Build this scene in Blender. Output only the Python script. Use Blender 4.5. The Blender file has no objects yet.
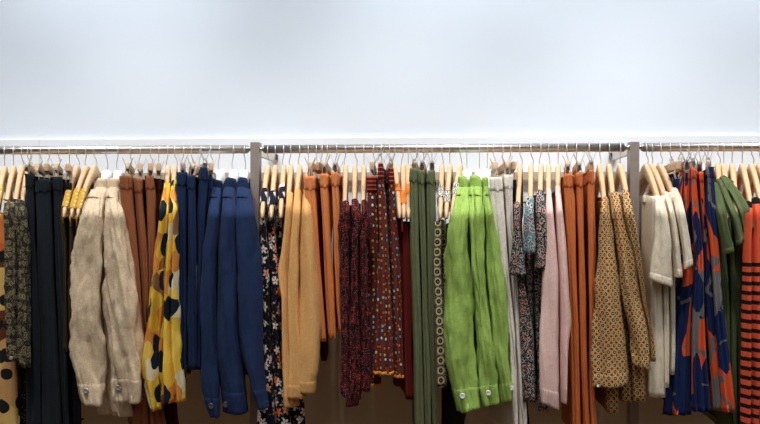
import bpy, math, random
from mathutils import Vector, noise, Matrix

# ------------------------------------------------------------------ camera, light, exposure
SC = bpy.context.scene
H = 1.47                      # camera height
YAW = math.radians(4.5)
ROLL = math.radians(0.10)
CAM = Vector((2.2*math.tan(YAW), -2.2, H))
F = 760.0                     # focal length in pixels of the 760 wide frame

cam_d = bpy.data.cameras.new('camera'); cam_d.sensor_width = 36.0; cam_d.lens = 36.0*F/760.0
cam_d.clip_start = 0.05
cam = bpy.data.objects.new('camera', cam_d); SC.collection.objects.link(cam)
fwd = Vector((-math.sin(YAW), math.cos(YAW), 0)); rgt = Vector((math.cos(YAW), math.sin(YAW), 0)); up = Vector((0, 0, 1))
r2 = rgt*math.cos(ROLL) + up*math.sin(ROLL); u2 = -rgt*math.sin(ROLL) + up*math.cos(ROLL)
cam.matrix_world = Matrix(((r2.x, u2.x, -fwd.x, CAM.x), (r2.y, u2.y, -fwd.y, CAM.y), (r2.z, u2.z, -fwd.z, CAM.z), (0, 0, 0, 1)))
SC.camera = cam

def at(px, py, Y):
    d = fwd*F + r2*(px-380) + u2*(212-py)
    t = (Y-CAM.y)/d.y
    return CAM + d*t

SC.view_settings.view_transform = 'Standard'
SC.view_settings.look = 'None'
SC.view_settings.gamma = 1.0
SC.view_settings.use_curve_mapping = False
SC.view_settings.exposure = 0.12

w = bpy.data.worlds.new('world'); SC.world = w; w.use_nodes = True
w.node_tree.nodes['Background'].inputs[0].default_value = (0.85, 0.9, 1, 1)
w.node_tree.nodes['Background'].inputs[1].default_value = 0.15

def spot(name, loc, target, power, size, blend, col, radius=0.06):
    l = bpy.data.lights.new(name, 'SPOT'); l.energy = power; l.spot_size = math.radians(size); l.spot_blend = blend
    l.color = col; l.shadow_soft_size = radius
    o = bpy.data.objects.new(name, l); SC.collection.objects.link(o); o.location = loc
    o.rotation_euler = (Vector(target)-Vector(loc)).to_track_quat('-Z', 'Y').to_euler()
    return o

def area(name, loc, target, power, sx, sy, col):
    l = bpy.data.lights.new(name, 'AREA'); l.shape = 'RECTANGLE'; l.size = sx; l.size_y = sy; l.energy = power; l.color = col
    o = bpy.data.objects.new(name, l); SC.collection.objects.link(o); o.location = loc
    o.rotation_euler = (Vector(target)-Vector(loc)).to_track_quat('-Z', 'Y').to_euler()
    return o

COOL = (0.90, 0.955, 1.0)
WARM = (1.0, 0.95, 0.88)
WALL_Y = 0.27
for px in (112, 462, 752):                      # wall washers in the ceiling
    p = at(px, 70, WALL_Y)
    spot('wall_spot', (p.x, -0.36, 3.12), (p.x, WALL_Y+0.02, 1.72), 41, 68, 1.0, COOL)
for x in (-1.6, -0.8, 0.0, 0.8, 1.6):           # ceiling track above the aisle
    spot('track_spot', (x, -0.95, 3.12), (x, -0.2, 1.62), 76, 52, 1.0, WARM, 0.05)
area('wall_base_fill', (0, -0.85, 3.14), (0, WALL_Y, 2.1), 25, 4.6, 0.12, COOL)  # unseen area light added to lift the wall's base brightness
area('front_fill', (0.6, -2.4, 3.15), (0.2, 0, 1.6), 23, 3.6, 1.0, (0.90, 0.95, 1.0))  # unseen area light added as front fill for garments and lower wall

# ------------------------------------------------------------------ helpers: nodes
def lin(c):
    r = []
    for v in c:
        v = v/255.0
        r.append(v/12.92 if v <= 0.04045 else ((v+0.055)/1.055)**2.4)
    return (r[0], r[1], r[2], 1.0)

class NB:
    def __init__(s, mat):
        s.t = mat.node_tree; s.n = s.t.nodes
    def new(s, typ, **k):
        x = s.n.new(typ)
        for a, b in k.items(): setattr(x, a, b)
        return x
    def put(s, sock, v):
        if isinstance(v, bpy.types.NodeSocket): s.t.links.new(v, sock)
        else:
            if isinstance(v, tuple) and len(v) == 3 and sock.type == 'RGBA': v = v + (1.0,)
            sock.default_value = v
    def m(s, op, a, b=0.0, c=None):
        x = s.new('ShaderNodeMath', operation=op)
        s.put(x.inputs[0], a); s.put(x.inputs[1], b)
        if c is not None: s.put(x.inputs[2], c)
        return x.outputs[0]
    def vm(s, op, a, b=(0, 0, 0)):
        x = s.new('ShaderNodeVectorMath', operation=op)
        s.put(x.inputs[0], a)
        if op == 'SCALE': s.put(x.inputs[3], b)
        else: s.put(x.inputs[1], b)
        return x.outputs['Value'] if op in ('LENGTH', 'DISTANCE', 'DOT_PRODUCT') else x.outputs[0]
    def mix(s, f, a, b):
        x = s.new('ShaderNodeMix', data_type='RGBA')
        s.put(x.inputs[0], f); s.put(x.inputs[6], a); s.put(x.inputs[7], b)
        return x.outputs[2]
    def uv(s): return s.new('ShaderNodeTexCoord').outputs['UV']
    def obj(s): return s.new('ShaderNodeTexCoord').outputs['Object']
    def sep(s, v):
        x = s.new('ShaderNodeSeparateXYZ'); s.put(x.inputs[0], v); return x.outputs
    def comb(s, a, b, c=0.0):
        x = s.new('ShaderNodeCombineXYZ'); s.put(x.inputs[0], a); s.put(x.inputs[1], b); s.put(x.inputs[2], c); return x.outputs[0]
    def scl(s, v, sx, sy): return s.vm('MULTIPLY', v, (sx, sy, 1.0))
    def noise(s, v, scale, detail=2.0, rough=0.5):
        x = s.new('ShaderNodeTexNoise'); s.put(x.inputs['Vector'], v); x.inputs['Scale'].default_value = scale
        x.inputs['Detail'].default_value = detail; x.inputs['Roughness'].default_value = rough
        return x.outputs
    def vor(s, v, scale, rand=1.0, feature='F1'):
        x = s.new('ShaderNodeTexVoronoi', feature=feature); x.voronoi_dimensions = '2D'
        s.put(x.inputs['Vector'], v); x.inputs['Scale'].default_value = scale; x.inputs['Randomness'].default_value = rand
        return x
    def ramp(s, f, stops, const=True):
        x = s.new('ShaderNodeValToRGB'); r = x.color_ramp
        if const: r.interpolation = 'CONSTANT'
        while len(r.elements) < len(stops): r.elements.new(0.5)
        for e, (p, c) in zip(r.elements, sorted(stops, key=lambda q: q[0])): e.position = p; e.color = lin(c)
        s.put(x.inputs[0], f); return x.outputs[0]
    def lt(s, a, b): return s.m('LESS_THAN', a, b)
    def gt(s, a, b): return s.m('GREATER_THAN', a, b)

def base_mat(name, rough=0.8, metal=0.0):
    m = bpy.data.materials.new(name); m.use_nodes = True
    b = m.node_tree.nodes['Principled BSDF']
    b.inputs['Roughness'].default_value = rough; b.inputs['Metallic'].default_value = metal
    return m, NB(m), b

def fabric(name, col, weave=900.0, wb=0.25, mottle=0.16, sheen=0.02, wrinkle=0.22, rough=0.92, rib=0.0):
    """col: an (r, g, b) in 0..255 or a function of the node builder giving a colour socket"""
    m, n, b = base_mat(name, rough)
    uv = n.uv()
    base = col(n, uv) if callable(col) else lin(col)
    # slubs and mottling of the yarn itself
    s1 = n.noise(n.scl(uv, 260, 90), 1.0, 3.0, 0.7)[0]
    s2 = n.noise(n.scl(uv, 80, 300), 1.0, 3.0, 0.7)[0]
    k = n.m('ADD', n.m('MULTIPLY', s1, 0.5), n.m('MULTIPLY', s2, 0.5))
    k = n.m('MULTIPLY_ADD', n.m('SUBTRACT', k, 0.5), mottle*5.0, 1.0)
    mx = n.new('ShaderNodeMix', data_type='RGBA', blend_type='MULTIPLY')
    mx.inputs[0].default_value = 1.0
    n.put(mx.inputs[6], base); n.put(mx.inputs[7], n.comb(k, k, k))
    n.put(b.inputs['Base Color'], mx.outputs[2])
    b.inputs['Sheen Weight'].default_value = sheen
    b.inputs['Sheen Roughness'].default_value = 0.5
    b.inputs['Specular IOR Level'].default_value = 0.15
    wv = n.noise(uv, weave, 2.0, 0.6)[0]
    wr = n.noise(n.scl(uv, 15, 6), 1.0, 3.0, 0.55)[0]
    wr2 = n.noise(n.scl(uv, 60, 34), 1.0, 2.0, 0.5)[0]
    hgt = n.m('ADD', n.m('MULTIPLY', wv, 0.0006*wb*4), n.m('ADD', n.m('MULTIPLY', wr, 0.020*wrinkle), n.m('MULTIPLY', wr2, 0.0036*wrinkle)))
    if rib:
        rb = n.m('SINE', n.m('MULTIPLY', n.sep(uv)[0], 6.2832/rib))
        hgt = n.m('ADD', hgt, n.m('MULTIPLY', rb, 0.0007))
    bp = n.new('ShaderNodeBump'); bp.inputs['Strength'].default_value = 1.0; bp.inputs['Distance'].default_value = 1.0
    n.put(bp.inputs['Height'], hgt); n.put(b.inputs['Normal'], bp.outputs[0])
    return m

def simple(name, c, rough=0.5, metal=0.0, var=0.0, scale=40, bump=0.0):
    m, n, b = base_mat(name, rough, metal)
    o = n.obj()
    f = n.noise(o, scale, 4.0)[0]
    c1 = tuple(max(0, v*(1-var)) for v in c); c2 = tuple(min(255, v*(1+var)) for v in c)
    n.put(b.inputs['Base Color'], n.mix(f, lin(c1), lin(c2)))
    if bump:
        bp = n.new('ShaderNodeBump'); bp.inputs['Distance'].default_value = bump; bp.inputs['Strength'].default_value = 1.0
        n.put(bp.inputs['Height'], n.noise(o, scale*6, 5.0)[0]); n.put(b.inputs['Normal'], bp.outputs[0])
    return m

def wood(name, c1, c2, rough=0.5, axis=1):
    m, n, b = base_mat(name, rough)
    o = n.obj()
    sc = [160, 160, 160]; sc[axis] = 9
    f = n.noise(n.vm('MULTIPLY', o, tuple(sc)), 1.0, 4.0, 0.6)[0]
    n.put(b.inputs['Base Color'], n.ramp(f, [(0.3, c1), (0.7, c2)], False))
    return m

# ---- prints
def p_paisley(n, uv):
    d = n.vm('ADD', uv, n.vm('SCALE', n.noise(uv, 40)[1], 0.010))
    v = n.vor(d, 52, 0.75); f = v.outputs['Distance']
    ring = n.m('MULTIPLY', n.gt(f, 0.20), n.lt(f, 0.30))
    ring2 = n.m('MULTIPLY', n.gt(f, 0.38), n.lt(f, 0.45))
    c = n.mix(ring, lin((22, 22, 24)), lin((158, 144, 108)))
    c = n.mix(n.m('MULTIPLY', ring2, n.gt(n.noise(uv, 380, 2)[0], 0.48)), c, lin((128, 118, 92)))
    c = n.mix(n.m('MULTIPLY', n.gt(f, 0.50), n.gt(n.noise(uv, 300, 2)[0], 0.56)), c, lin((110, 100, 78)))
    return n.mix(n.lt(f, 0.08), c, lin((150, 132, 92)))

def p_camo(n, uv):
    d = n.vm('ADD', uv, n.vm('SCALE', n.noise(uv, 14)[1], 0.045))
    v = n.vor(d, 21, 1.0)
    r = n.sep(v.outputs['Color'])[0]
    c = n.ramp(r, [(0, (232, 192, 70)), (.26, (226, 178, 60)), (.44, (228, 214, 176)), (.56, (216, 140, 62)), (.74, (140, 98, 62)), (.84, (236, 200, 84))])
    q = n.vor(n.vm('ADD', n.scl(d, 1.25, 0.8), (0.11, 0.05, 0)), 15, 1.0)
    inner = n.lt(q.outputs['Distance'], 0.34)
    pick = n.gt(n.sep(q.outputs['Color'])[1], 0.42)
    return n.mix(n.m('MULTIPLY', inner, pick), c, lin((24, 34, 44)))

def p_camo_brown(n, uv):
    d = n.vm('ADD', uv, n.vm('SCALE', n.noise(uv, 9)[1], 0.03))
    v = n.vor(d, 15, 1.0)
    c = n.ramp(n.sep(v.outputs['Color'])[0], [(0, (206, 120, 60)), (.25, (214, 176, 104)), (.6, (96, 52, 34)), (.75, (196, 150, 96)), (.9, (200, 96, 50))])
    q = n.vor(n.vm('ADD', d, (0.31, 0.17, 0)), 17, 1.0)
    return n.mix(n.lt(q.outputs['Distance'], 0.30), c, lin((26, 28, 28)))

def petals(n, uv, scale, rand, k, r0, r1):
    v = n.vor(uv, scale, rand)
    d = n.vm('SUBTRACT', n.vm('SCALE', uv, scale), n.vm('SCALE', v.outputs['Position'], 1.0))
    d = n.vm('SUBTRACT', uv, n.vm('SCALE', v.outputs['Position'], 1.0))
    s = n.sep(d)
    ang = n.m('ARCTAN2', s[1], s[0])
    rot = n.m('MULTIPLY', n.sep(v.outputs['Color'])[2], 6.28)
    pet = n.m('ABSOLUTE', n.m('COSINE', n.m('ADD', n.m('MULTIPLY', ang, k), rot)))
    rad = n.m('MULTIPLY_ADD', pet, r1, r0)
    return v, n.lt(v.outputs['Distance'], rad)

def p_floral(n, uv):
    v, f = petals(n, uv, 34, 0.9, 2.5, 0.10, 0.34)
    r = n.sep(v.outputs['Color'])
    cf = n.ramp(r[0], [(0, (232, 222, 214)), (.45, (226, 176, 140)), (.62, (220, 120, 60)), (.78, (236, 226, 220))])
    on = n.m('MULTIPLY', f, n.gt(r[1], 0.12))
    c = n.mix(on, lin((18, 20, 36)), cf)
    c = n.mix(n.m('MULTIPLY', n.lt(v.outputs['Distance'], 0.09), on), c, lin((214, 92, 40)))
    v2, f2 = petals(n, n.vm('ADD', uv, (0.3, 0.2, 0)), 70, 1.0, 1.0, 0.0, 0.30)
    return n.mix(n.m('MULTIPLY', f2, n.m('SUBTRACT', 1.0, on)), c, n.ramp(n.sep(v2.outputs['Color'])[0], [(0, (120, 84, 60)), (.5, (34, 34, 52)), (.8, (200, 190, 180))]))

def p_strap_floral(n, uv):
    v = n.vor(uv, 90, 1.0)
    return n.ramp(n.sep(v.outputs['Color'])[0], [(0, (24, 26, 38)), (.45, (226, 218, 206)), (.7, (28, 30, 44)), (.88, (214, 130, 70))])

def p_yellow_strap(n, uv):
    v = n.vor(uv, 95, 0.5)
    return n.mix(n.lt(v.outputs['Distance'], 0.22), lin((196, 152, 56)), lin((220, 206, 172)))

def p_bw_strap(n, uv):
    v = n.vor(uv, 100, 0.7)
    return n.ramp(v.outputs['Distance'], [(0, (30, 30, 30)), (.22, (232, 226, 214)), (.42, (34, 34, 36)), (.6, (220, 212, 196))])

def p_orange_satin(n, uv):
    return n.mix(n.noise(uv, 60)[0], lin((230, 110, 30)), lin((240, 150, 60)))

def p_tweed(n, uv):
    f = n.noise(n.scl(uv, 1.0, 0.8), 420, 3, 0.75)[0]
    g = n.noise(n.scl(uv, 110, 40), 1.0, 2, 0.6)[0]
    c = n.mix(n.gt(n.m('ADD', f, n.m('MULTIPLY', n.m('SUBTRACT', g, 0.5), 0.55)), 0.565), lin((24, 11, 17)), lin((156, 54, 46)))
    v = n.vor(uv, 260, 1.0)
    return n.mix(n.m('MULTIPLY', n.lt(v.outputs['Distance'], 0.25), n.gt(n.sep(v.outputs['Color'])[0], 0.86)), c, lin((170, 130, 130)))

def p_dots(n, uv):
    v = n.vor(uv, 54, 0.6); d = v.outputs['Distance']; r = n.sep(v.outputs['Color'])[0]
    dot = n.ramp(r, [(0, (226, 120, 54)), (.3, (232, 190, 100)), (.52, (240, 232, 222)), (.68, (140, 176, 196)), (.82, (216, 80, 50))])
    c = n.mix(n.lt(d, 0.33), lin((104, 52, 48)), lin((36, 16, 20)))
    return n.mix(n.lt(d, 0.215), c, dot)

def p_maroon_band(n, uv):
    y = n.sep(uv)[1]
    s = n.gt(n.m('SINE', n.m('MULTIPLY', y, 6.2832/0.011)), 0.72)
    return n.mix(s, lin((100, 28, 26)), lin((200, 110, 90)))

def cell(n, uv, p, offx=0.0, offy=0.0):
    s = n.sep(uv)
    a = n.m('SUBTRACT', n.m('FRACT', n.m('ADD', n.m('DIVIDE', s[0], p), offx)), 0.5)
    b = n.m('SUBTRACT', n.m('FRACT', n.m('ADD', n.m('DIVIDE', s[1], p), offy)), 0.5)
    return a, b, n.m('SQRT', n.m('ADD', n.m('MULTIPLY', a, a), n.m('MULTIPLY', b, b)))

def p_circles(n, uv):
    a, b, d = cell(n, uv, 0.026)
    ring = n.m('MULTIPLY', n.gt(d, 0.24), n.lt(d, 0.42))
    c = n.mix(ring, lin((20, 19, 18)), lin((190, 176, 138)))
    c = n.mix(n.lt(d, 0.10), c, lin((120, 108, 84)))
    sp = n.m('MULTIPLY', n.gt(d, 0.46), n.gt(n.noise(uv, 300)[0], 0.52))
    return n.mix(sp, c, lin((150, 140, 116)))

def swirl(n, uv, ground, c1, c2, c3, sc):
    d0 = n.vm('ADD', uv, n.vm('SCALE', n.noise(uv, 55, 3)[1], 0.013))
    v = n.vor(d0, sc, 1.0); f = v.outputs['Distance']; r = n.sep(v.outputs['Color'])
    e = n.vor(d0, sc, 1.0, 'DISTANCE_TO_EDGE').outputs['Distance']
    q = n.noise(uv, 330, 3, 0.65)[0]
    c = n.mix(n.m('MULTIPLY', n.gt(q, 0.55), n.gt(f, 0.2)), lin(ground), lin(c1))
    c = n.mix(n.m('MULTIPLY', n.gt(f, 0.24), n.lt(f, 0.34)), c, lin(c1))
    c = n.mix(n.m('MULTIPLY', n.lt(f, 0.20), n.gt(r[0], 0.45)), c, lin(c2))
    c = n.mix(n.m('MULTIPLY', n.lt(f, 0.20), n.lt(r[0], 0.3)), c, lin(c3))
    return n.mix(n.lt(e, 0.05), c, lin(ground))
def p_multi(n, uv): return swirl(n, uv, (26, 30, 42), (196, 184, 168), (176, 58, 44), (70, 96, 120), 60)
def p_teal(n, uv): return swirl(n, uv, (74, 116, 130), (206, 200, 186), (30, 44, 66), (168, 70, 52), 55)

def p_geo(n, uv):
    p = 0.0165
    a, b, d = cell(n, uv, p)
    c = n.mix(n.gt(n.noise(uv, 200)[0], 0.5), lin((204, 162, 96)), lin((182, 142, 80)))
    c = n.mix(n.lt(d, 0.36), c, lin((226, 206, 160)))
    c = n.mix(n.lt(d, 0.29), c, lin((24, 30, 42)))
    c = n.mix(n.lt(d, 0.10), c, lin((220, 200, 150)))
    a2, b2, d2 = cell(n, uv, p, 0.5, 0.5)
    dia = n.m('ADD', n.m('ABSOLUTE', a2), n.m('ABSOLUTE', b2))
    return n.mix(n.lt(dia, 0.25), c, lin((150, 36, 34)))

def p_abstract(n, uv):
    uv = n.vm('ADD', uv, (0.73, 0.41, 0))
    d = n.vm('ADD', uv, n.vm('SCALE', n.noise(uv, 8, 0)[1], 0.08))
    v = n.vor(n.scl(d, 1.25, 0.75), 13, 1.0)
    c = n.ramp(n.sep(v.outputs['Color'])[0], [(0, (24, 40, 84)), (.42, (222, 92, 54)), (.82, (26, 44, 90)), (.94, (118, 116, 116))])
    e = n.vor(n.scl(d, 0.8, 1.1), 8.5, 1.0, 'DISTANCE_TO_EDGE')
    g = n.lt(e.outputs['Distance'], 0.05)
    pick = n.gt(n.noise(uv, 11)[0], 0.5)
    c = n.mix(n.m('MULTIPLY', g, pick), c, lin((118, 112, 110)))
    s = n.sep(uv)
    rows = n.gt(n.m('SINE', n.m('MULTIPLY', n.m('ADD', s[0], n.m('MULTIPLY', s[1], 0.35)), 6.2832/0.026)), 0.84)
    z = n.gt(n.noise(n.vm('ADD', uv, (3.1, 1.7, 0)), 9)[0], 0.62)
    return n.mix(n.m('MULTIPLY', rows, z), c, lin((22, 20, 30)))

def p_stripe(n, uv):
    y = n.sep(uv)[1]
    s = n.gt(n.m('SINE', n.m('MULTIPLY', y, 6.2832/0.0238)), 0.22)
    return n.mix(n.m('MULTIPLY', s, n.lt(y, 1.357)), lin((222, 92, 60)), lin((26, 18, 20)))

def p_speck(n, uv):
    v = n.vor(uv, 150, 1.0)
    return n.mix(n.m('MULTIPLY', n.lt(v.outputs['Distance'], 0.3), n.gt(n.sep(v.outputs['Color'])[0], 0.6)), lin((18, 18, 20)), lin((96, 88, 70)))

M = {}
def mk(k, *a, **kw): M[k] = fabric(k, *a, **kw)
mk('denim', (27, 33, 40)); mk('black_cloth', (20, 20, 23)); mk('linen_beige', (214, 192, 162), mottle=0.3, wrinkle=0.6)
mk('rust', (140, 84, 54)); mk('navy', (26, 41, 74)); mk('navy_wool', (30, 46, 80), mottle=0.14, wrinkle=0.6)
mk('mustard', (230, 176, 112), mottle=0.18, wb=0.5, wrinkle=0.35); mk('mustard_rib', (226, 172, 108), rib=0.004)
mk('orange', (220, 136, 80)); mk('olive', (104, 110, 78)); mk('lime', (152, 182, 92), mottle=0.2, wrinkle=0.5)
mk('offwhite', (226, 218, 208), mottle=0.22, wrinkle=0.5); mk('pink', (236, 200, 192), mottle=0.16, wrinkle=0.4, wb=0.4)
mk('pink_rib', (233, 196, 188), rib=0.004); mk('rust_bright', (200, 112, 62)); mk('cream', (232, 220, 198), wrinkle=0.6)
mk('cream_rib', (241, 232, 215), rib=0.003); mk('leaf_green', (92, 104, 68))
mk('dark_red', (100, 28, 26)); mk('maroon', (82, 22, 20)); mk('olive_brown', (58, 48, 30)); mk('deep_brown', (66, 30, 24))
mk('amber_trim', (232, 150, 60)); mk('paisley', p_paisley, mottle=.06); mk('camo', p_camo, mottle=.05); mk('camo_brown', p_camo_brown, mottle=.05)
mk('floral', p_floral, mottle=.04); mk('strap_floral', p_strap_floral, mottle=.04); mk('yellow_strap', p_yellow_strap, mottle=.05)
mk('bw_strap', p_bw_strap, mottle=.04); mk('orange_satin', p_orange_satin, mottle=.04, rough=.5); mk('tweed', p_tweed, mottle=.1)
mk('dots', p_dots, mottle=.05); mk('maroon_band', p_maroon_band, mottle=.05); mk('circles', p_circles, mottle=.05)
mk('multi', p_multi, mottle=.05); mk('teal', p_teal, mottle=.05); mk('geo', p_geo, mottle=.05); mk('abstract', p_abstract, mottle=.05)
mk('stripe', p_stripe, mottle=.1); mk('speck', p_speck, mottle=.05)
mk('coral', (226, 82, 46)); mk('black_rib', (24, 18, 20), rib=0.003); mk('navy_night', (20, 26, 44))
M['wood_pale'] = wood('wood_pale', (204, 165, 122), (226, 192, 152), 0.45)
M['wood_tan'] = wood('wood_tan', (204, 166, 124), (226, 192, 150), 0.5)
M['plastic'] = simple('plastic', (238, 238, 238), 0.35, var=0.02)
M['chrome'] = simple('chrome', (196, 190, 184), 0.34, 1.0, 0.02)
M['wire'] = simple('wire', (215, 215, 215), 0.4, 0.6, 0.04)
M['steel'] = simple('steel', (150, 140, 133), 0.45, 0.35, 0.06, 90)
M['steel_dark'] = simple('steel_dark', (80, 76, 74), 0.4, 0.7, 0.05)
M['white_metal'] = simple('white_metal', (226, 222, 214), 0.5, 0.0, 0.02)
M['crossbar'] = simple('crossbar', (176, 158, 136), 0.55, 0.0, 0.06, 20)
M['button_grey'] = simple('button_grey', (150, 148, 146), 0.3, 0.3, 0.45, 300)
M['button_black'] = simple('button_black', (74, 74, 76), 0.3, 0.3, 0.5, 300)
M['button_white'] = simple('button_white', (236, 238, 240), 0.35, 0.0, 0.03)
M['wall_white'] = simple('wall_white', (222, 229, 238), 0.7, 0, 0.008, 3, 0.0004)
M['panel_white'] = simple('panel_white', (228, 232, 238), 0.6, 0, 0.008, 3)
M['room_paint'] = simple('room_paint', (190, 184, 176), 0.8, 0, 0.02, 3)
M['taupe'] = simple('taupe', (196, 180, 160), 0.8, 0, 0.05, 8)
M['floor_wood'] = wood('floor_wood', (150, 116, 82), (176, 140, 104), 0.4, 0)
M['ceiling_white'] = simple('ceiling_white', (225, 225, 225), 0.8, 0, 0.01, 3)

# ------------------------------------------------------------------ helpers: objects
def link(name, me, mat, parent=None, origin=None):
    o = bpy.data.objects.new(name, me); SC.collection.objects.link(o)
    if mat is not None: me.materials.append(mat)
    if parent is not None:
        o.parent = parent
    elif origin is not None:
        o.location = origin
    return o

def make_mesh(name, verts, faces, smooth=True, uvs=None, origin=None):
    me = bpy.data.meshes.new(name)
    if origin is not None: verts = [(v[0]-origin[0], v[1]-origin[1], v[2]-origin[2]) for v in verts]
    me.from_pydata([tuple(v) for v in verts], [], faces)
    if uvs is not None:
        l = me.uv_layers.new(name='UVMap')
        flat = []
        for f, uvf in zip(faces, uvs):
            for q in uvf: flat += [q[0], q[1]]
        l.data.foreach_set('uv', flat)
    me.polygons.foreach_set('use_smooth', [smooth]*len(faces))
    me.update()
    return me

def tag(o, label=None, cat=None, group=None, kind=None):
    if label: o['label'] = label
    if cat: o['category'] = cat
    if group: o['group'] = group
    if kind: o['kind'] = kind
    return o

def empty(name, loc):
    o = bpy.data.objects.new(name, None); SC.collection.objects.link(o); o.location = loc
    o.empty_display_size = 0.05
    return o

def box_mesh(name, c, s, bevel=0.0, origin=None):
    x, y, z = (a/2 for a in s); b = min(bevel, x*.9, y*.9, z*.9)
    if b <= 0:
        V = [(c[0]+i*x, c[1]+j*y, c[2]+k*z) for k in (-1, 1) for j in (-1, 1) for i in (-1, 1)]
        Fc = [(0, 2, 3, 1), (4, 5, 7, 6), (0, 1, 5, 4), (2, 6, 7, 3), (0, 4, 6, 2), (1, 3, 7, 5)]
        return make_mesh(name, V, Fc, False, None, origin)
    import bmesh
    bm = bmesh.new()
    bmesh.ops.create_cube(bm, size=1.0)
    for v in bm.verts: v.co = Vector((c[0]+v.co.x*s[0], c[1]+v.co.y*s[1], c[2]+v.co.z*s[2]))
    bmesh.ops.bevel(bm, geom=bm.edges[:]+bm.verts[:], offset=b, segments=2, affect='EDGES', profile=0.7)
    me = bpy.data.meshes.new(name)
    if origin is not None:
        for v in bm.verts: v.co -= Vector(origin)
    bm.to_mesh(me); bm.free()
    return me

def tube_mesh(name, pts, r, n=8, origin=None, rad=None):
    pts = [Vector(p) for p in pts]; V = []; Fc = []
    prev = None
    for i, p in enumerate(pts):
        t = (pts[min(i+1, len(pts)-1)]-pts[max(i-1, 0)]).normalized()
        if prev is None:
            a = Vector((1, 0, 0)) if abs(t.x) < 0.8 else Vector((0, 0, 1))
            prev = (a - t*a.dot(t)).normalized()
        else: prev = (prev - t*prev.dot(t)).normalized()
        b = t.cross(prev); rr = rad[i] if rad else r
        for k in range(n):
            q = 2*math.pi*k/n
            V.append(p + prev*math.cos(q)*rr + b*math.sin(q)*rr)
    for i in range(len(pts)-1):
        for k in range(n):
            Fc.append((i*n+k, i*n+(k+1) % n, (i+1)*n+(k+1) % n, (i+1)*n+k))
    Fc.append(tuple(range(n-1, -1, -1))); Fc.append(tuple(range((len(pts)-1)*n, len(pts)*n)))
    return make_mesh(name, V, Fc, True, None, origin)

def disc_mesh(name, c, r, th, origin=None, n=20):
    """button facing -Y with a raised rim and a dished middle"""
    prof = [(0.0, 0.72), (0.55, 0.72), (0.68, 0.92), (0.86, 1.0), (1.0, 0.7), (1.0, -0.6)]
    V = []; Fc = []
    for pr, ph in prof:
        for k in range(n):
            a = 2*math.pi*k/n
            rr = max(pr, 0.02)*r
            V.append((c[0]+rr*math.cos(a), c[1]-ph*th, c[2]+rr*math.sin(a)))
    for i in range(len(prof)-1):
        for k in range(n): Fc.append((i*n+k, i*n+(k+1) % n, (i+1)*n+(k+1) % n, (i+1)*n+k))
    Fc.append(tuple(range(n))); Fc.append(tuple(range((len(prof)-1)*n, len(prof)*n))[::-1])
    return make_mesh(name, V, Fc, True, None, origin)

# ------------------------------------------------------------------ the room
def structure(name, c, s, mat, bevel=0.0):
    o = link(name, box_mesh(name, (0, 0, 0), s, bevel), mat, None, c)
    o['kind'] = 'structure'
    return o
z_top_panel = at(380, 137.5, WALL_Y-0.012).z
z_low = at(380, 292, WALL_Y-0.012).z
structure('floor', (0, -2.3, -0.05), (8.0, 5.4, 0.1), M['floor_wood'])
structure('ceiling', (0, -2.3, 3.25), (8.0, 5.4, 0.1), M['ceiling_white'])
structure('wall_back', (0, WALL_Y+0.06, 1.6), (8.0, 0.12, 3.2), M['wall_white'])
structure('wall_left', (-4.05, -2.3, 1.6), (0.1, 5.4, 3.2), M['room_paint'])
structure('wall_right', (4.05, -2.3, 1.6), (0.1, 5.4, 3.2), M['room_paint'])
structure('wall_front', (0, -5.05, 1.6), (8.0, 0.1, 3.2), M['room_paint'])
xj = at(39, 142, WALL_Y-0.012).x
PT = 0.012
o = structure('trim_1', ((xj+4.0)/2+0.0005, WALL_Y-PT/2, (z_top_panel+z_low)/2), (4.0-xj-0.001, PT, z_top_panel-z_low), M['panel_white'], 0.001)
tag(o, 'long white wall board behind the clothes rail')
o = structure('trim_2', ((xj-4.0)/2-0.0005, WALL_Y-PT/2, (z_top_panel+z_low)/2), (xj+4.0-0.001, PT, z_top_panel-z_low), M['panel_white'], 0.001)
tag(o, 'short white wall board at the left end behind the rail')
structure('wall_lower', (0, WALL_Y-PT/2, z_low/2), (8.0, PT, z_low), M['taupe'], 0.001)  # taupe sheet over the lower wall, from the white boards to the floor

# ------------------------------------------------------------------ the rack
ZR = at(380, 148.6, 0).z
RR = 0.0125
rack = empty('garment_rack', (0, 0, 0))
tag(rack, 'long chrome clothes rail between two grey steel posts against the white wall', 'clothes rack')
xa, xb = at(256, 150, 0).x, at(633.2, 150, 0).x
zpt = at(256, 142.3, 0).z
for x in (xa, xb):
    p = link('post', box_mesh('post', (x, 0, (at(380 if x < 0 else 633, 142.0, 0).z)/2), (0.0255, 0.035, at(256 if x < 0 else 633, 142.0, -0.0175).z), 0.0012), M['steel'], rack)
    zz = at(256 if x < 0 else 633, 150, 0).z
    me = box_mesh('bracket', (x, (0.0175+WALL_Y-PT)/2, ZR-0.004), (0.012, WALL_Y-PT-0.0175, 0.030), 0.001)
    link('bracket', me, M['white_metal'], p)
    link('bracket_socket', box_mesh('bracket_socket', (x, WALL_Y-PT-0.012, ZR-0.006), (0.022, 0.024, 0.020), 0.003), M['steel_dark'], p)
zc = at(515, 176.0, WALL_Y-0.04).z
link('crossbar', box_mesh('crossbar', (0, WALL_Y-0.032, zc), (3.4, 0.018, 0.026), 0.002), M['crossbar'], rack)
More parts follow.
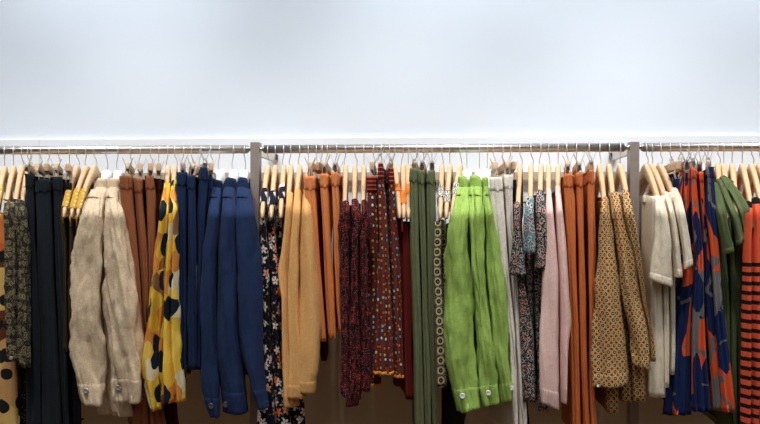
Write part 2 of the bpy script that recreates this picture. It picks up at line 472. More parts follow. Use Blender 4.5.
for x0, x1 in ((-1.75, xa-0.026), (xa+0.026, xb-0.026), (xb+0.026, 1.75)):
    r_ = link('rail', tube_mesh('rail', [(x0, 0, ZR), (x1, 0, ZR)], RR, 24), M['chrome'], rack)
    for xe, s in ((x0, -1), (x1, 1)):
        if abs(xe) > 1.7: continue
        link('rail_pin', tube_mesh('rail_pin', [(xe, 0, ZR), (xe+s*0.004, 0, ZR), (xe+s*0.0041, 0, ZR), (xe+s*0.010, 0, ZR), (xe+s*0.0101, 0, ZR), (xe+s*0.0135, 0, ZR)], 0.006, 16,
             rad=[.010, .010, .006, .006, .0085, .0085]), M['chrome'], r_)

# ------------------------------------------------------------------ hangers
WR = 0.00135
def hook_points(variant, zneck):
    rc = 0.0185; zc_ = RR + WR - rc + 0.0003      # circle centre relative to the rail centre
    pts = []
    for k in range(0, 13):
        a = math.radians(205 - k*(205+62)/12)       # from the open end at the back, over the top, round to the front
        pts.append((0, rc*math.cos(a)*-1, zc_ + rc*math.sin(a)))
    # back under the circle to the shank
    bend = (0.004, -0.005, 0.0, 0.007)[variant]
    zb = pts[-1][2]
    for t in (0.25, 0.5, 0.75, 1.0):
        z = zb + (zneck - zb)*t
        pts.append((bend*math.sin(t*math.pi), pts[12][1]*(1-t), z))
    pts.append((0, 0, zneck-0.012))
    return pts
ZN = at(380, 167.0, 0).z - ZR          # top of the wooden neck relative to the rail
HOOKS = [tube_mesh('hook', hook_points(v, ZN-0.004), WR, 7) for v in range(4)]
HOOKS_CLIP = [tube_mesh('hook', hook_points(v, ZN+0.004), WR, 7) for v in range(4)]
HOOKS_LOW = [tube_mesh('hook', hook_points(v, ZN-0.016), WR, 7) for v in range(4)]
for h in HOOKS+HOOKS_CLIP+HOOKS_LOW: h.materials.append(M['wire'])

def arm_z(a, drop=0.132, top=0.0):
    return ZN - 0.013 - top - drop*(a/0.205)**1.5

def shoulder_mesh(name, thick, hc, he, top=0.0, drop=0.132):
    ys = [-0.207 + 0.414*i/36 for i in range(37)]
    V = []; Fc = []; n = 12
    for y in ys:
        a = min(abs(y), 0.205)
        z = arm_z(a, drop, top)
        h = he + (hc-he)*math.exp(-(a/0.05)**2)
        t = thick*(1 - 0.25*(a/0.205)) if thick < 0.02 else 0.012 + (thick-0.012)*math.exp(-(a/0.045)**2)
        e = 1.0 if a < 0.19 else max(0.25, math.sqrt(max(0, 1-((a-0.19)/0.0155)**2)))
        if abs(y) > 0.2069: e = 0.12
        bow = 0.0
        for k in range(n):
            q = 2*math.pi*(k+0.5)/n
            cx = math.copysign(abs(math.cos(q))**0.6, math.cos(q)); cz = math.copysign(abs(math.sin(q))**0.6, math.sin(q))
            V.append((cx*t/2*e + bow, y, z + cz*h/2*e))
    for i in range(len(ys)-1):
        for k in range(n): Fc.append((i*n+k, i*n+(k+1) % n, (i+1)*n+(k+1) % n, (i+1)*n+k))
    Fc.append(tuple(range(n))[::-1]); Fc.append(tuple(range((len(ys)-1)*n, len(ys)*n)))
    return make_mesh(name, V, Fc)
SH_WOOD = shoulder_mesh('shoulder_arm', 0.0158, 0.042, 0.028); SH_WOOD.materials.append(M['wood_pale'])
SH_PLAS = shoulder_mesh('shoulder_arm', 0.0300, 0.050, 0.016, 0.018, 0.12); SH_PLAS.materials.append(M['plastic'])
SH_CLIP = box_mesh('cross_bar', (0, 0, ZN-0.006), (0.013, 0.30, 0.022), 0.004); SH_CLIP.materials.append(M['wood_tan'])

def clip_mesh():
    V = []; Fc = []
    prof = [(0.0022, -0.020), (0.0060, -0.006), (0.0026, 0.009), (0.0042, 0.015), (0.0135, 0.038)]
    for s in (-1, 1):
        for wy in (-0.011, 0.011):
            b = len(V)
        base = len(V)
        for (x, z) in prof:
            for dx in (0.0, 0.0014):
                for wy in (-0.011, 0.011):
                    V.append((s*(x+dx), wy, z))
        for i in range(len(prof)-1):
            a = base+i*4; c = a+4
            for (p, q) in ((0, 1), (1, 3), (3, 2), (2, 0)): Fc.append((a+p, a+q, c+q, c+p))
        Fc.append((base, base+2, base+3, base+1)); e = base+(len(prof)-1)*4; Fc.append((e, e+1, e+3, e+2))
    # spring barrel
    b = len(V); n = 8
    for y in (-0.008, 0.008):
        for k in range(n): V.append((0.0035*math.cos(2*math.pi*k/n), y, 0.010+0.0035*math.sin(2*math.pi*k/n)))
    for k in range(n): Fc.append((b+k, b+(k+1) % n, b+n+(k+1) % n, b+n+k))
    Fc.append(tuple(range(b, b+n))); Fc.append(tuple(range(b+n, b+2*n))[::-1])
    return make_mesh('clip', V, Fc, False)
CLIP = clip_mesh(); CLIP.materials.append(M['wire'])

rng = random.Random(5)
def short(label):
    s = label.split(',')[0]
    for cut in (' beside ', ' behind ', ' seen ', ' hanging ', ' squeezed ', ' pressed ', ' hidden ', ' touching ', ' with ', ' cut '):
        if len(s.split()) > 9 and cut in s: s = s.split(cut)[0]
    return s
HG = {'wood': ('wooden_hanger', 'pale wooden shoulder hangers'), 'plastic': ('plastic_hanger', 'white plastic jacket hangers'), 'clip': ('clip_hanger', 'wooden clip hangers')}
def hanger(kind, hx, tipx, label, clip_px=None, clipy=-0.165):
    X = at(hx, 152, 0).x
    xt = at(tipx, 212, -0.2).x
    yaw = math.asin(max(-0.42, min(0.42, (xt-X)/0.2)))
    nm, grp = HG[kind]
    root = empty(nm, (X, 0, ZR)); root.rotation_euler = (0, 0, yaw)
    tag(root, label, 'hanger', grp)
    v = rng.randrange(4)
    def child(name, me):
        o = bpy.data.objects.new(name, me); SC.collection.objects.link(o); o.parent = root; return o
    if kind == 'wood': child('hook', HOOKS[v]); child('shoulder_arm', SH_WOOD)
    elif kind == 'plastic': child('hook', HOOKS_LOW[v]); child('shoulder_arm', SH_PLAS)
    else:
        child('hook', HOOKS_CLIP[v]); child('cross_bar', SH_CLIP)
        zc_ = (at(clip_px[0], clip_px[1], clipy).z - ZR) if clip_px else ZN-0.025
        for yy in (clipy+0.02, -clipy-0.02):
            c = child('clip', CLIP); c.location = (0, yy, zc_+0.006)
    return X, yaw

# ------------------------------------------------------------------ cloth
def interp(rows, y):
    if y <= rows[0][0]: return rows[0][1:]
    if y >= rows[-1][0]: return rows[-1][1:]
    for i in range(len(rows)-1):
        if rows[i][0] <= y <= rows[i+1][0]:
            a, b = rows[i], rows[i+1]
            p = rows[i-1] if i > 0 else a; q = rows[i+2] if i+2 < len(rows) else b
            h = b[0]-a[0]; t = (y-a[0])/h
            out = []
            for k in range(1, len(a)):
                s = (b[k]-a[k])/h
                def tan(s0, s1): return 0.0 if s0*s1 <= 0 else 2*s0*s1/(s0+s1)
                m0 = tan((a[k]-p[k])/(a[0]-p[0]), s) if p is not a else s
                m1 = tan((q[k]-b[k])/(q[0]-b[0]), s) if q is not b else s
                t2, t3 = t*t, t*t*t
                out.append((2*t3-3*t2+1)*a[k]+(t3-2*t2+t)*h*m0+(-2*t3+3*t2)*b[k]+(t3-t2)*h*m1)
            return tuple(out)

def sm(t):
    t = max(0.0, min(1.0, t)); return t*t*(3-2*t)

class Drape:
    """cloth hanging from a hanger: rows (picture height, left, right) give the near edge's outline; the cloth runs back from there"""
    def __init__(s, hx, rows, yn=-0.20, yf=0.18, tb=0.022, folds=1.5, famp=0.004, wr=0.003, seed=0, shoulder=False, tube=None, hemtilt=0.0, grow=0.0, top=0.0, drop=0.132):
        s.hx, s.rows, s.yn, s.yf, s.tb = hx, rows, yn, yf, tb
        s.folds, s.famp, s.wr, s.seed, s.shoulder, s.tube, s.hemtilt = folds, famp, wr, seed, shoulder, tube, hemtilt
        s.taper = 0.0; s.X = at(hx, 152, 0).x; s.yn += ((seed*37) % 11-5)*0.0016 if not tube else 0.0; s.top = top; s.drop = drop
        s.y0, s.y1 = rows[0][0], rows[-1][0]
    def front(s, py):
        xl, xr = interp(s.rows, py)
        xc = (xl+xr)/2; yn = s.yn
        for _ in range(4):
            z = at(xc, py, yn).z
            if s.shoulder:
                a = (ZR+ZN-0.013-s.top+0.016-z)/s.drop
                lim = 0.205*max(0.02, min(1.0, a))**0.667 + 0.014
                yn = max(s.yn, -lim)
        return xl, xr, yn, z
    def ring(s, py, grow=0.0):
        xl, xr, yn, z = s.front(py)
        a = at(xl, py, yn); b = at(xr, py, yn)
        w = max(0.006, (b.x-a.x)*(0.915 if s.tube else 0.95)); xn = (a.x+b.x)/2; z = (a.z+b.z)/2
        f = sm((py-s.y0)/max(30.0, (s.y1-s.y0)*0.6))
        pts = []
        ph = s.seed*1.7
        if s.tube:
            d = min(s.tube, 0.5*w+0.02) if True else s.tube
            n = 40; cy = yn+d/2
            for k in range(n):
                q = 2*math.pi*k/n + math.pi/2          # starts at the back
                cx = math.cos(q); cyy = math.sin(q)
                e = 0.95
                px_ = math.copysign(abs(cx)**e, cx)*w/2; py_ = math.copysign(abs(cyy)**e, cyy)*d/2
                amp = 1.9*s.famp*(0.45+0.55*f)*math.cos(s.folds*2*math.pi*cx*0.5+ph+z*2.0)*(0.5-0.5*cyy)
                nz = noise.noise(Vector((cx*1.3+s.seed*7.1, cyy*1.3, z*6.0)))*s.wr*1.9 + noise.noise(Vector((cx*2.2+s.seed*3.3, cyy*2.0+5, z*17.0+cx*5.5)))*s.wr*1.2 + noise.noise(Vector((cx*4.0+s.seed, cyy*3.0, z*34.0-cx*9)))*s.wr*0.45
                rr = 1.0 + (nz+grow)/max(0.02, w/2)
                pts.append(Vector((xn+px_*rr, cy+py_*(1.0+(nz+grow)/max(0.02, d/2))+amp, z)))
        else:
            yf = s.yf
            yf -= s.taper*f
            if s.shoulder: yf = min(s.yf, -yn+0.0) if abs(yn) < abs(s.yn)-1e-4 else s.yf
            yf = max(yf, yn+0.03)
            r = min(w*0.5, 0.028)
            tb = min(s.tb, max(w*1.0, 0.010))
            def cen(y):
                if y < 0: return s.X + (xn-s.X)*(y/yn if yn < -0.02 else 1)
                return s.X - (xn-s.X)*0.35*(y/0.2)
            def half(y): return (w/2)*(1-sm((y-yn-r)/0.09)) + (tb/2)*sm((y-yn-r)/0.09)
            nF = 21
            for k in range(nF):             # front, from left to right
                q = -math.pi/2 + math.pi*k/(nF-1)
                sx = math.sin(q); sx_ = math.copysign(abs(sx)**0.8, sx)
                y = yn + r*(1-math.cos(q)**0.8 if math.cos(q) > 0 else 1)
                fold = min(0.9*s.famp, 0.16*w)*(0.45+0.55*f)*(1+math.cos(s.folds*2*math.pi*sx_+ph+z*1.5))*(1-sx*sx*0.6)
                pts.append(Vector((cen(y)+(w/2+grow)*sx_, y-grow*math.cos(q)+fold, z)))
            nS = 12
            side = []
            for k in range(1, nS+1):
                t = k/(nS+1); y = yn+r + (yf-0.006-yn-r)*t
                side.append(y)
            for y in side: pts.append(Vector((cen(y)+half(y)+grow, y, z)))
            for q in (60, 0, -60):
                pts.append(Vector((cen(yf)+tb/2*math.sin(math.radians(q)), yf-0.006+(0.006+grow)*math.cos(math.radians(q)), z)))
            for y in reversed(side): pts.append(Vector((cen(y)-half(y)-grow, y, z)))
            for p in pts:
                sgn = math.tanh((p.x-cen(p.y))/0.006)
                k1 = noise.noise(Vector((p.y*9+s.seed*5.3, sgn*3.0, z*4.0)))*s.wr*1.5
                k2 = noise.noise(Vector((p.y*30+s.seed*2.1, (p.x-xn)*40, z*14.0)))*s.wr*0.6
                p.x += k1 + k2*0.5; p.y += k2*0.6
        if s.hemtilt:
            g = sm((py-(s.y1-40))/40.0)
            for p in pts: p.z += s.hemtilt*g*((p.x-xn)/max(w, 0.01))
        return pts
    def mesh(s, name, y0=None, y1=None, grow=0.0, origin=(0, 0, 0), step=4.0, inner=0.02, dome=True, arc=0.0):
        y0 = s.y0 if y0 is None else y0; y1 = s.y1 if y1 is None else y1
        n = max(3, int((y1-y0)/step)+1)
        rings = [s.ring(y0+(y1-y0)*i/(n-1), (grow if (i or not grow or y0 <= s.y0) else -0.0006)) for i in range(n)]
        if arc:
            for i, r_ in enumerate(rings):
                xs = [p.x for p in r_]; xm = (min(xs)+max(xs))/2; hw = (max(xs)-min(xs))/2
                for p in r_:
                    q = (p.x-xm)/hw
                    p.z += arc*(i/(n-1))*((1-q*q)*1.0 - 0.5 - 0.5*q)
        def shrunk(ring, k, dz):
            c = Vector((0, 0, 0))
            for p in ring: c += p
            c /= len(ring)
            out = []
            for p in ring:
                d = p-c; L = math.hypot(d.x, d.y)
                # move in by a fixed distance, mostly sideways
                out.append(Vector((c.x+d.x*(1-k), p.y - math.copysign(min(abs(d.y)*0.5, k*0.02), d.y), p.z+dz)))
            return out
        full = list(rings)
        if dome:
            full = [shrunk(rings[0], 0.85, 0.0045), shrunk(rings[0], 0.5, 0.0035), shrunk(rings[0], 0.18, 0.0015)] + full
        else:
            full = [shrunk(rings[0], 0.3, 0.0)] + full
        if inner > 0.008: full += [shrunk(rings[-1], 0.10, 0.0), shrunk(rings[-1], 0.22, inner), shrunk(rings[-1], 0.9, inner)]
        elif inner: full += [shrunk(rings[-1], 0.03, -0.0004), shrunk(rings[-1], 0.10, 0.0004), shrunk(rings[-1], 0.5, inner)]
        m = len(full[0]); V = [p for r in full for p in r]; Fc = []; U = []
        kc = m//2 if s.tube else 10
        UL = []
        for i_, r_ in enumerate(full):
            us = [0.0]
            for k in range(m): us.append(us[-1]+(r_[(k+1) % m]-r_[k]).length)
            c0 = us[kc]; UL.append([q-c0 for q in us])
        uo = s.seed*0.137
        # arc length in height
        for i in range(len(full)-1):
            for k in range(m):
                k2 = (k+1) % m
                Fc.append((i*m+k, (i+1)*m+k, (i+1)*m+k2, i*m+k2))
                def uvp(i_, k_, ku): return (UL[i_][ku]+uo, full[i_][k_].z)
                U.append([uvp(i, k, k), uvp(i+1, k, k), uvp(i+1, k2, k+1), uvp(i, k2, k+1)])
        if s.tube:
            Fc = [f[::-1] for f in Fc]; U = [u[::-1] for u in U]
        # the ring runs clockwise or not: recalc is cheap enough by flipping on sign
        return make_mesh(name, V, Fc, True, U, origin), rings

SEED = [0]
def garment(name, cat, label, group, hx, zpx=400):
    X = at(hx, 152, 0).x
    root = empty(name, (X, 0, at(hx, zpx, 0).z))
    tag(root, label, cat, group)
    return root
def part(d, name, mat, root, **k):
    me, rings = d.mesh(name, origin=tuple(root.location), **k)
    o = link(name, me, M[mat] if isinstance(mat, str) else mat, root)
    return o
def nseed():
    SEED[0] += 1; return SEED[0]
def front_y(d, px, py):
    """depth of the cloth's near surface at a picture point"""
    ring = d.ring(py); best = None
    for i in range(len(ring)):
        a, b = ring[i], ring[(i+1) % len(ring)]
        X = at(px, py, (a.y+b.y)/2).x
        lo, hi = min(a.x, b.x), max(a.x, b.x)
        if lo-1e-4 <= X <= hi+1e-4:
            t = 0.5 if hi-lo < 1e-6 else (X-a.x)/(b.x-a.x)
            y = a.y+(b.y-a.y)*t
            if best is None or y < best: best = y
    return best if best is not None else min(p.y for p in ring)

def button(d, px, py, r, mat, parent, root, name='button'):
    y = front_y(d, px, py)-0.0030
    p = at(px, py, y)
    me = disc_mesh(name, tuple(p), r, 0.0022, tuple(root.location))
    return link(name, me, M[mat], parent)

# ---- kinds of garment
def trousers(hx, rows, mat, label, group, yn=-0.18, name='trousers', cat='trousers', band=13, folds=1.0, famp=0.0035, loops=True, bandmat=None, hlabel=None, tb=0.02, hem=None, wr=0.003):
    sd = nseed()
    d = Drape(hx, rows, yn, 0.16, tb, folds, famp, wr, sd)
    if name == 'trousers': d.taper = 0.13
    root = garment(name, cat, label, group, hx)
    body = 'legs' if name == 'trousers' else 'skirt_cloth'
    part(d, body, mat, root, step=5, dome=False)
    if band:
        part(d, 'waistband', bandmat or mat, root, y0=rows[0][0]-0.4, y1=rows[0][0]+band, grow=0.0009, step=3, inner=0.0015, dome=False)
        if loops:
            xl, xr, yy, z = d.front(rows[0][0]+band/2)
            xm = xl+(xr-xl)*0.62
            y = front_y(d, xm, rows[0][0]+band/2)
            p0 = at(xm, rows[0][0]+1, y-0.003); p1 = at(xm, rows[0][0]+band+0.5, y-0.003)
            me = box_mesh('belt_loop', ((p0.x+p1.x)/2, y-0.0016, (p0.z+p1.z)/2), (0.006, 0.002, p0.z-p1.z), 0.0008, tuple(root.location))
            link('belt_loop', me, M[bandmat or mat], root)
    if hem:
        part(d, 'hem', hem, root, y0=rows[-1][0]-3.2, y1=rows[-1][0]+0.2, grow=0.0014, step=1.5, inner=0.001)
    xc = (rows[0][1]+rows[0][2])/2
    hanger('clip', hx, xc if True else hx, hlabel or 'wooden clip hanger holding the '+short(label), (xc, rows[0][0]-3), yn+0.005)
    return d, root

def sleeved(hx, name, cat, label, group, mat, sleeve, body=None, collar=None, cuff=None, cuffmat=None, button_at=None, bmat='button_grey', br=0.0074,
            hang='wood', tip=None, yn=-0.225, tube=0.055, folds=0.7, famp=0.004, wr=0.004, bodyw=None, bodymat=None, hlabel=None, hemtilt=0.0, neck=None, byn=-0.17, bodytb=0.024, placket=None):
    """body + near sleeve (with cuff and button) + collar"""
    sd = nseed()
    root = garment(name, cat, label, group, hx)
    tp = 0.018 if hang == 'plastic' else 0.0; dr = 0.12 if hang == 'plastic' else 0.132
    s_ = Drape(hx, sleeve, yn, 0.1, 0.02, folds, famp, wr, sd, shoulder=True, tube=tube, hemtilt=hemtilt, top=tp, drop=dr)
    so = part(s_, 'sleeve', mat, root, step=4)
    if body:
        b_ = Drape(hx, body, byn, 0.19, bodytb, 1.0, 0.003, 0.003, sd+50, shoulder=True, top=tp, drop=dr)
        part(b_, 'body', bodymat or mat, root, step=6)
    if cuff:
        cu = part(s_, 'cuff', cuffmat or mat, root, y0=sleeve[-1][0]-cuff, y1=sleeve[-1][0]+0.3, grow=0.0010, step=2.5, inner=0.004)
    else: cu = so
    if button_at: button(s_, button_at[0], button_at[1], br, bmat, cu, root)
    if collar:
        c_ = Drape(hx, collar, -0.105, 0.095, 0.024, 0.5, 0.001, 0.001, sd+90)
        part(c_, 'collar', mat, root, step=2.5)
    if name == 'jacket':
        part(s_, 'shoulder_yoke', mat, root, y0=sleeve[0][0]-0.5, y1=sleeve[0][0]+8, grow=0.0018, step=1.5, inner=0.001, arc=0.006)
    if neck:
        if name == 'jumper': part(s_, 'neckband', cuffmat or mat, root, y0=sleeve[0][0]-0.6, y1=sleeve[0][0]+4.5, grow=0.0015, step=1.5, inner=0.001)
        else:
            n_ = Drape(hx, neck, -0.06, 0.06, 0.022, 0.5, 0.001, 0.001, sd+91)
            part(n_, 'neckband', cuffmat or mat, root, step=2)
    hanger(hang, hx, tip if tip is not None else (sleeve[0][1]+sleeve[0][2])/2, hlabel or {'wood': 'pale wooden hanger', 'plastic': 'white plastic hanger'}[hang]+' inside the '+short(label))
    return s_, root

def strap_dress(hx, rows, mat, label, group, tip, strap=None, strapmat=None, yn=-0.175, name='dress', cat='dress', folds=1.0, famp=0.003, tb=0.02, hlabel=None, shoulder=False):
    sd = nseed()
    root = garment(name, cat, label, group, hx)
    d = Drape(hx, rows, yn, 0.16, tb, folds, famp, 0.003, sd, shoulder=shoulder)
    part(d, 'dress_cloth' if name == 'dress' else 'body', mat, root, step=5)
    X, yaw = hanger('wood', hx, tip, hlabel or 'pale wooden hanger under the '+short(label))
    if strap:
        # a band of cloth looped over the wooden arm
        y0, y1 = strap
        n = 16; m = 7
        def arm_at_py(py):
            a = 0.1
            for _ in range(30):
                # walk along the arm until its middle projects on py
                best = min((abs(at(hx, py, -q/200.0).z - (ZR+arm_z(q/200.0))), q/200.0) for q in range(4, 41))
                return best[1]
        for side in (-1, 1):
            V = []; Fc = []; U = []; base = 0
            a0, a1 = arm_at_py(y0), arm_at_py(y1)
            for i in range(m):
                a = a0+(a1-a0)*i/(m-1); z = ZR+arm_z(a); yy = side*a
                for k in range(n):
                    q = 2*math.pi*k/n
                    cx = math.copysign(abs(math.cos(q))**0.6, math.cos(q)); cz = math.copysign(abs(math.sin(q))**0.6, math.sin(q))
                    lx, ly, lz = cx*0.0094, yy, z+cz*0.0160
                    V.append((X+lx*math.cos(yaw)-ly*math.sin(yaw), lx*math.sin(yaw)+ly*math.cos(yaw), lz))
            for i in range(m-1):
                for k in range(n):
                    k2 = (k+1) % n
                    Fc.append((base+i*n+k, base+i*n+k2, base+(i+1)*n+k2, base+(i+1)*n+k))
                    U.append([(k*.004, V[base+i*n][1]), ((k+1)*.004, V[base+i*n][1]), ((k+1)*.004, V[base+(i+1)*n][1]), (k*.004, V[base+(i+1)*n][1])])
            me = make_mesh('strap', V, Fc, True, U, tuple(root.location))
            link('strap', me, M[strapmat], root)
        # the strap falling from the arm to the bodice
        a1 = arm_at_py(y1); zt = ZR+arm_z(a1)-0.008
        xt = X + math.sin(yaw)*a1
        zb = d.front(rows[0][0])[3]
        if zt > zb:
            for dx in (-0.004,):
                me = tube_mesh('hanging_strap', [(xt+dx, -a1*math.cos(yaw), zt), (xt+dx, -a1*math.cos(yaw)-0.002, (zt+zb)/2), (xt+dx, -a1*math.cos(yaw), zb-0.02)], 0.0022, 6, tuple(root.location))
                link('hanging_strap', me, M[strapmat], root)
    return d, root
#GARMENTS

# ================================================================== LEFT BAY
G_ = 'strappy printed tops at the left end'
strap_dress(4.8, [(214, -14, 3), (240, -8, 8), (300, -8, 9), (345, -10, 12), (356, -10, 18), (440, -10, 19)], 'camo_brown', 'orange and brown top with black dots, cut by the left edge of the picture', None, -6, (190, 208), 'yellow_strap', yn=-0.165, name='strap_top', cat='top')
P_ = 'black and tan paisley blouses'
sleeved(13.8, 'blouse', 'blouse', 'left of the two black and tan paisley blouses', P_, 'paisley',
        [(203, 2, 12), (215, 1, 13), (240, 3, 15), (300, 3, 15), (350, 3, 15), (362, 7, 15)], body=[(200, 4, 12), (260, 5, 16), (355, 6, 17)], tip=1.5, tube=.045, button_at=(11, 358), br=.0045, wr=.005)
sleeved(22.0, 'blouse', 'blouse', 'right of the two black and tan paisley blouses', P_, 'paisley',
        [(201, 13, 21), (212, 13, 23), (250, 15, 26.5), (300, 15, 27), (350, 15.5, 27), (368, 19, 27)], body=[(200, 16, 22), (260, 15, 24), (362, 18, 27)], tip=10.5, tube=.045, wr=.005)
strap_dress(28, [(206, 19, 24), (260, 19, 26), (360, 19, 28), (440, 18, 28)], 'speck', 'black speckled dress hanging below the right paisley blouse', None, 18, None, None, yn=-0.14)
D_ = 'dark denim trousers on clip hangers'
trousers(31.5, [(174, 25, 33.5), (200, 25.5, 35), (250, 26, 37), (330, 26, 41), (440, 25, 43)], 'denim', 'leftmost dark blue-black trousers, beside the paisley blouses', D_)
trousers(40.7, [(179, 34, 51.5), (200, 35, 52), (250, 37.5, 54), (330, 41.5, 59), (440, 44, 64)], 'denim', 'widest of the dark blue-black trousers, second from the left', D_, folds=1.0)
trousers(49.5, [(182, 50, 54), (250, 52, 57), (330, 55, 62), (440, 60, 68)], 'black_cloth', 'narrow black trousers squeezed between the wide and the right dark blue pair', D_, yn=-0.15, loops=False)
trousers(58.8, [(177, 53, 62.5), (200, 53.5, 63), (250, 54.5, 65), (330, 59, 67), (440, 63, 70)], 'denim', 'right dark blue-black trousers, nearest the yellow straps', D_)
trousers(69.6, [(183, 62, 71), (215, 63, 72), (300, 64, 78), (440, 66, 84)], 'black_cloth', 'black trousers behind the tops with yellow straps', D_, yn=-0.13, loops=False)
Y_ = 'olive brown tops with yellow straps'
strap_dress(77.3, [(216, 59.5, 66), (250, 61, 67), (300, 62.5, 67.5), (352, 64, 68)], 'olive_brown', 'left olive brown top with a dotted yellow strap', Y_, 62.5, (190, 211), 'yellow_strap', name='strap_top', cat='top')
strap_dress(87, [(219, 67.5, 73), (250, 68, 73), (300, 68, 74), (352, 69, 76)], 'olive_brown', 'middle olive brown top with a dotted yellow strap', Y_, 70.5, (193, 214), 'yellow_strap', name='strap_top', cat='top')
strap_dress(95, [(219, 74, 80), (250, 72, 78), (300, 74, 80), (352, 76, 84)], 'olive_brown', 'right olive brown top with a yellow strap, beside the beige jacket', Y_, 77, (193, 214), 'yellow_strap', name='strap_top', cat='top')
L_ = 'beige linen jackets'
sleeved(106.8, 'jacket', 'jacket', 'left beige linen jacket with a grey cuff button', L_, 'linen_beige',
        [(190, 91, 104), (200, 85, 103), (215, 79, 101), (230, 75, 99.5), (250, 71, 98.5), (300, 66.5, 98.5), (350, 64.5, 99.5), (370, 68, 100), (390, 74, 100), (406, 79.5, 100)],
        body=[(188, 94, 106), (215, 86, 104), (300, 90, 106), (415, 98, 112)], collar=[(179, 96, 106), (184, 93.5, 107), (197, 90, 107)], cuff=22, button_at=(86, 391), hang='plastic', tip=92, famp=.005, wr=.009, hemtilt=-.004, folds=.9)
sleeved(118.4, 'jacket', 'jacket', 'right beige linen jacket with a grey cuff button, beside the rust trousers', L_, 'linen_beige',
        [(190, 105, 117), (200, 102.5, 118), (215, 101, 121), (250, 99, 127), (300, 99.5, 133.5), (350, 103.5, 138.5), (375, 108, 139.5), (403, 111.5, 140)],
        body=[(188, 107, 117), (215, 102, 120), (300, 101, 126), (380, 103, 132), (417, 112, 137)], collar=[(179, 108, 117), (184, 106, 118.5), (197, 104, 119)], cuff=24, button_at=(118, 388), hang='plastic', tip=109, famp=.005, wr=.009, folds=.9)
R_ = 'rust brown trousers on clip hangers'
trousers(130.4, [(176, 118, 132), (200, 120, 133.5), (250, 126, 138), (300, 132.5, 142), (345, 138, 146), (440, 134, 150)], 'rust', 'leftmost rust brown trousers, beside the beige jacket', R_)
trousers(140.4, [(179, 132.5, 143), (200, 134, 144), (250, 138.5, 147.5), (300, 142, 149), (345, 144, 150), (440, 143, 160)], 'rust', 'middle rust brown trousers', R_, yn=-.17)
trousers(150.3, [(176, 145, 153), (200, 146, 156), (240, 147.5, 154.5), (300, 148, 154), (345, 148, 156), (440, 152, 170)], 'rust', 'right rust brown trousers, beside the yellow printed tops', R_, yn=-.16)
trousers(158.8, [(179, 154, 160), (200, 155, 162), (300, 156, 168), (440, 166, 184)], 'deep_brown', 'deep brown trousers hidden behind the yellow printed tops', None, yn=-.11, loops=False)
C_ = 'yellow blouses with black dots'
sleeved(168, 'blouse', 'blouse', 'left yellow blouse with large black dots', C_, 'camo',
        [(184, 163.5, 169.5), (200, 159.5, 168.5), (215, 157, 167.5), (260, 150.5, 163), (300, 146, 160), (345, 141.5, 158), (375, 138.5, 158), (395, 143, 158), (411, 147, 158)],
        body=[(184, 164, 170), (260, 155, 166), (405, 150, 170)], tip=164, tube=.05, famp=.006, folds=1.4, wr=.005)
sleeved(175, 'blouse', 'blouse', 'right yellow blouse with large black dots, beside the navy trousers', C_, 'camo',
        [(181, 170, 176), (200, 168.5, 176), (260, 164.5, 176), (300, 161, 176), (345, 159, 177), (375, 158.5, 180), (403, 156.5, 184)],
        body=[(184, 171, 176), (260, 168, 176), (398, 162, 182)], tip=170.5, tube=.05, famp=.008, folds=2.2, wr=.005, yn=-.215)
N_ = 'navy trousers on clip hangers'
trousers(183.5, [(172.5, 176, 186.3), (250, 176.5, 186.5), (320, 176.5, 186.5), (378, 177, 186.5)], 'navy', 'leftmost navy trousers, beside the yellow blouse', N_, yn=-.19)
trousers(191.5, [(175.5, 187.5, 195.5), (250, 187.5, 196), (320, 187, 197), (370, 187.5, 197)], 'navy', 'second navy trousers from the left, with a plain narrow edge', N_, yn=-.185)
trousers(200.5, [(167.5, 202, 207), (180, 200, 207), (215, 196.5, 206), (260, 196.5, 204), (320, 197, 202), (370, 197, 202)], 'navy', 'navy trousers with a pointed top rising higher than the pairs left of it', N_, band=12)
trousers(210.7, [(177, 208, 212.5), (215, 206.5, 210.5), (300, 203, 207), (370, 202, 207)], 'navy', 'narrow navy trousers touching the first navy jacket', N_, yn=-.15, loops=False)
J_ = 'navy wool jackets'
sleeved(220, 'jacket', 'jacket', 'leftmost navy jacket, the narrowest of the three', J_, 'navy_wool',
        [(190, 209.5, 219), (200, 207, 218.5), (215, 204.5, 217.5), (250, 200.5, 215), (300, 198, 214), (350, 197.5, 215), (380, 198, 217), (405, 203, 218.5), (418, 208.5, 218.5)],
        body=[(188, 211, 221), (300, 205, 219), (375, 203, 217)], collar=[(181, 213, 221), (186, 211.5, 222), (197, 209, 221)], cuff=20, button_at=(211.3, 406), bmat='button_black', hang='plastic', tip=212, wr=.003)
sleeved(233.7, 'jacket', 'jacket', 'middle navy jacket with a dark cuff button', J_, 'navy_wool',
        [(190, 221.5, 233), (200, 219.5, 235), (215, 218, 236), (250, 215.5, 235), (300, 214, 237), (350, 214, 240), (390, 217, 243.5), (414, 219.8, 245.5)],
        body=[(188, 223, 234), (300, 218, 240), (375, 217, 243)], collar=[(178.5, 225, 233.5), (184, 222, 235), (197, 220, 235.5)], cuff=22, button_at=(225.5, 404.5), bmat='button_black', hang='plastic', tip=227, yn=-.235, wr=.003)
sleeved(244.3, 'jacket', 'jacket', 'rightmost navy jacket, beside the steel post', J_, 'navy_wool',
        [(190, 236, 248.5), (200, 235, 251), (215, 234, 253.5), (250, 233.5, 258.5), (300, 234.5, 261.5), (350, 238.5, 262.5), (380, 246, 264), (400, 253, 266), (409, 256, 267)],
        body=[(188, 236, 247), (300, 237, 256), (375, 240, 262)], collar=[(178, 238, 246.5), (184, 235.5, 249), (197, 234, 251)], cuff=20, button_at=(260.5, 401.5), bmat='button_black', hang='plastic', tip=242, wr=.003)

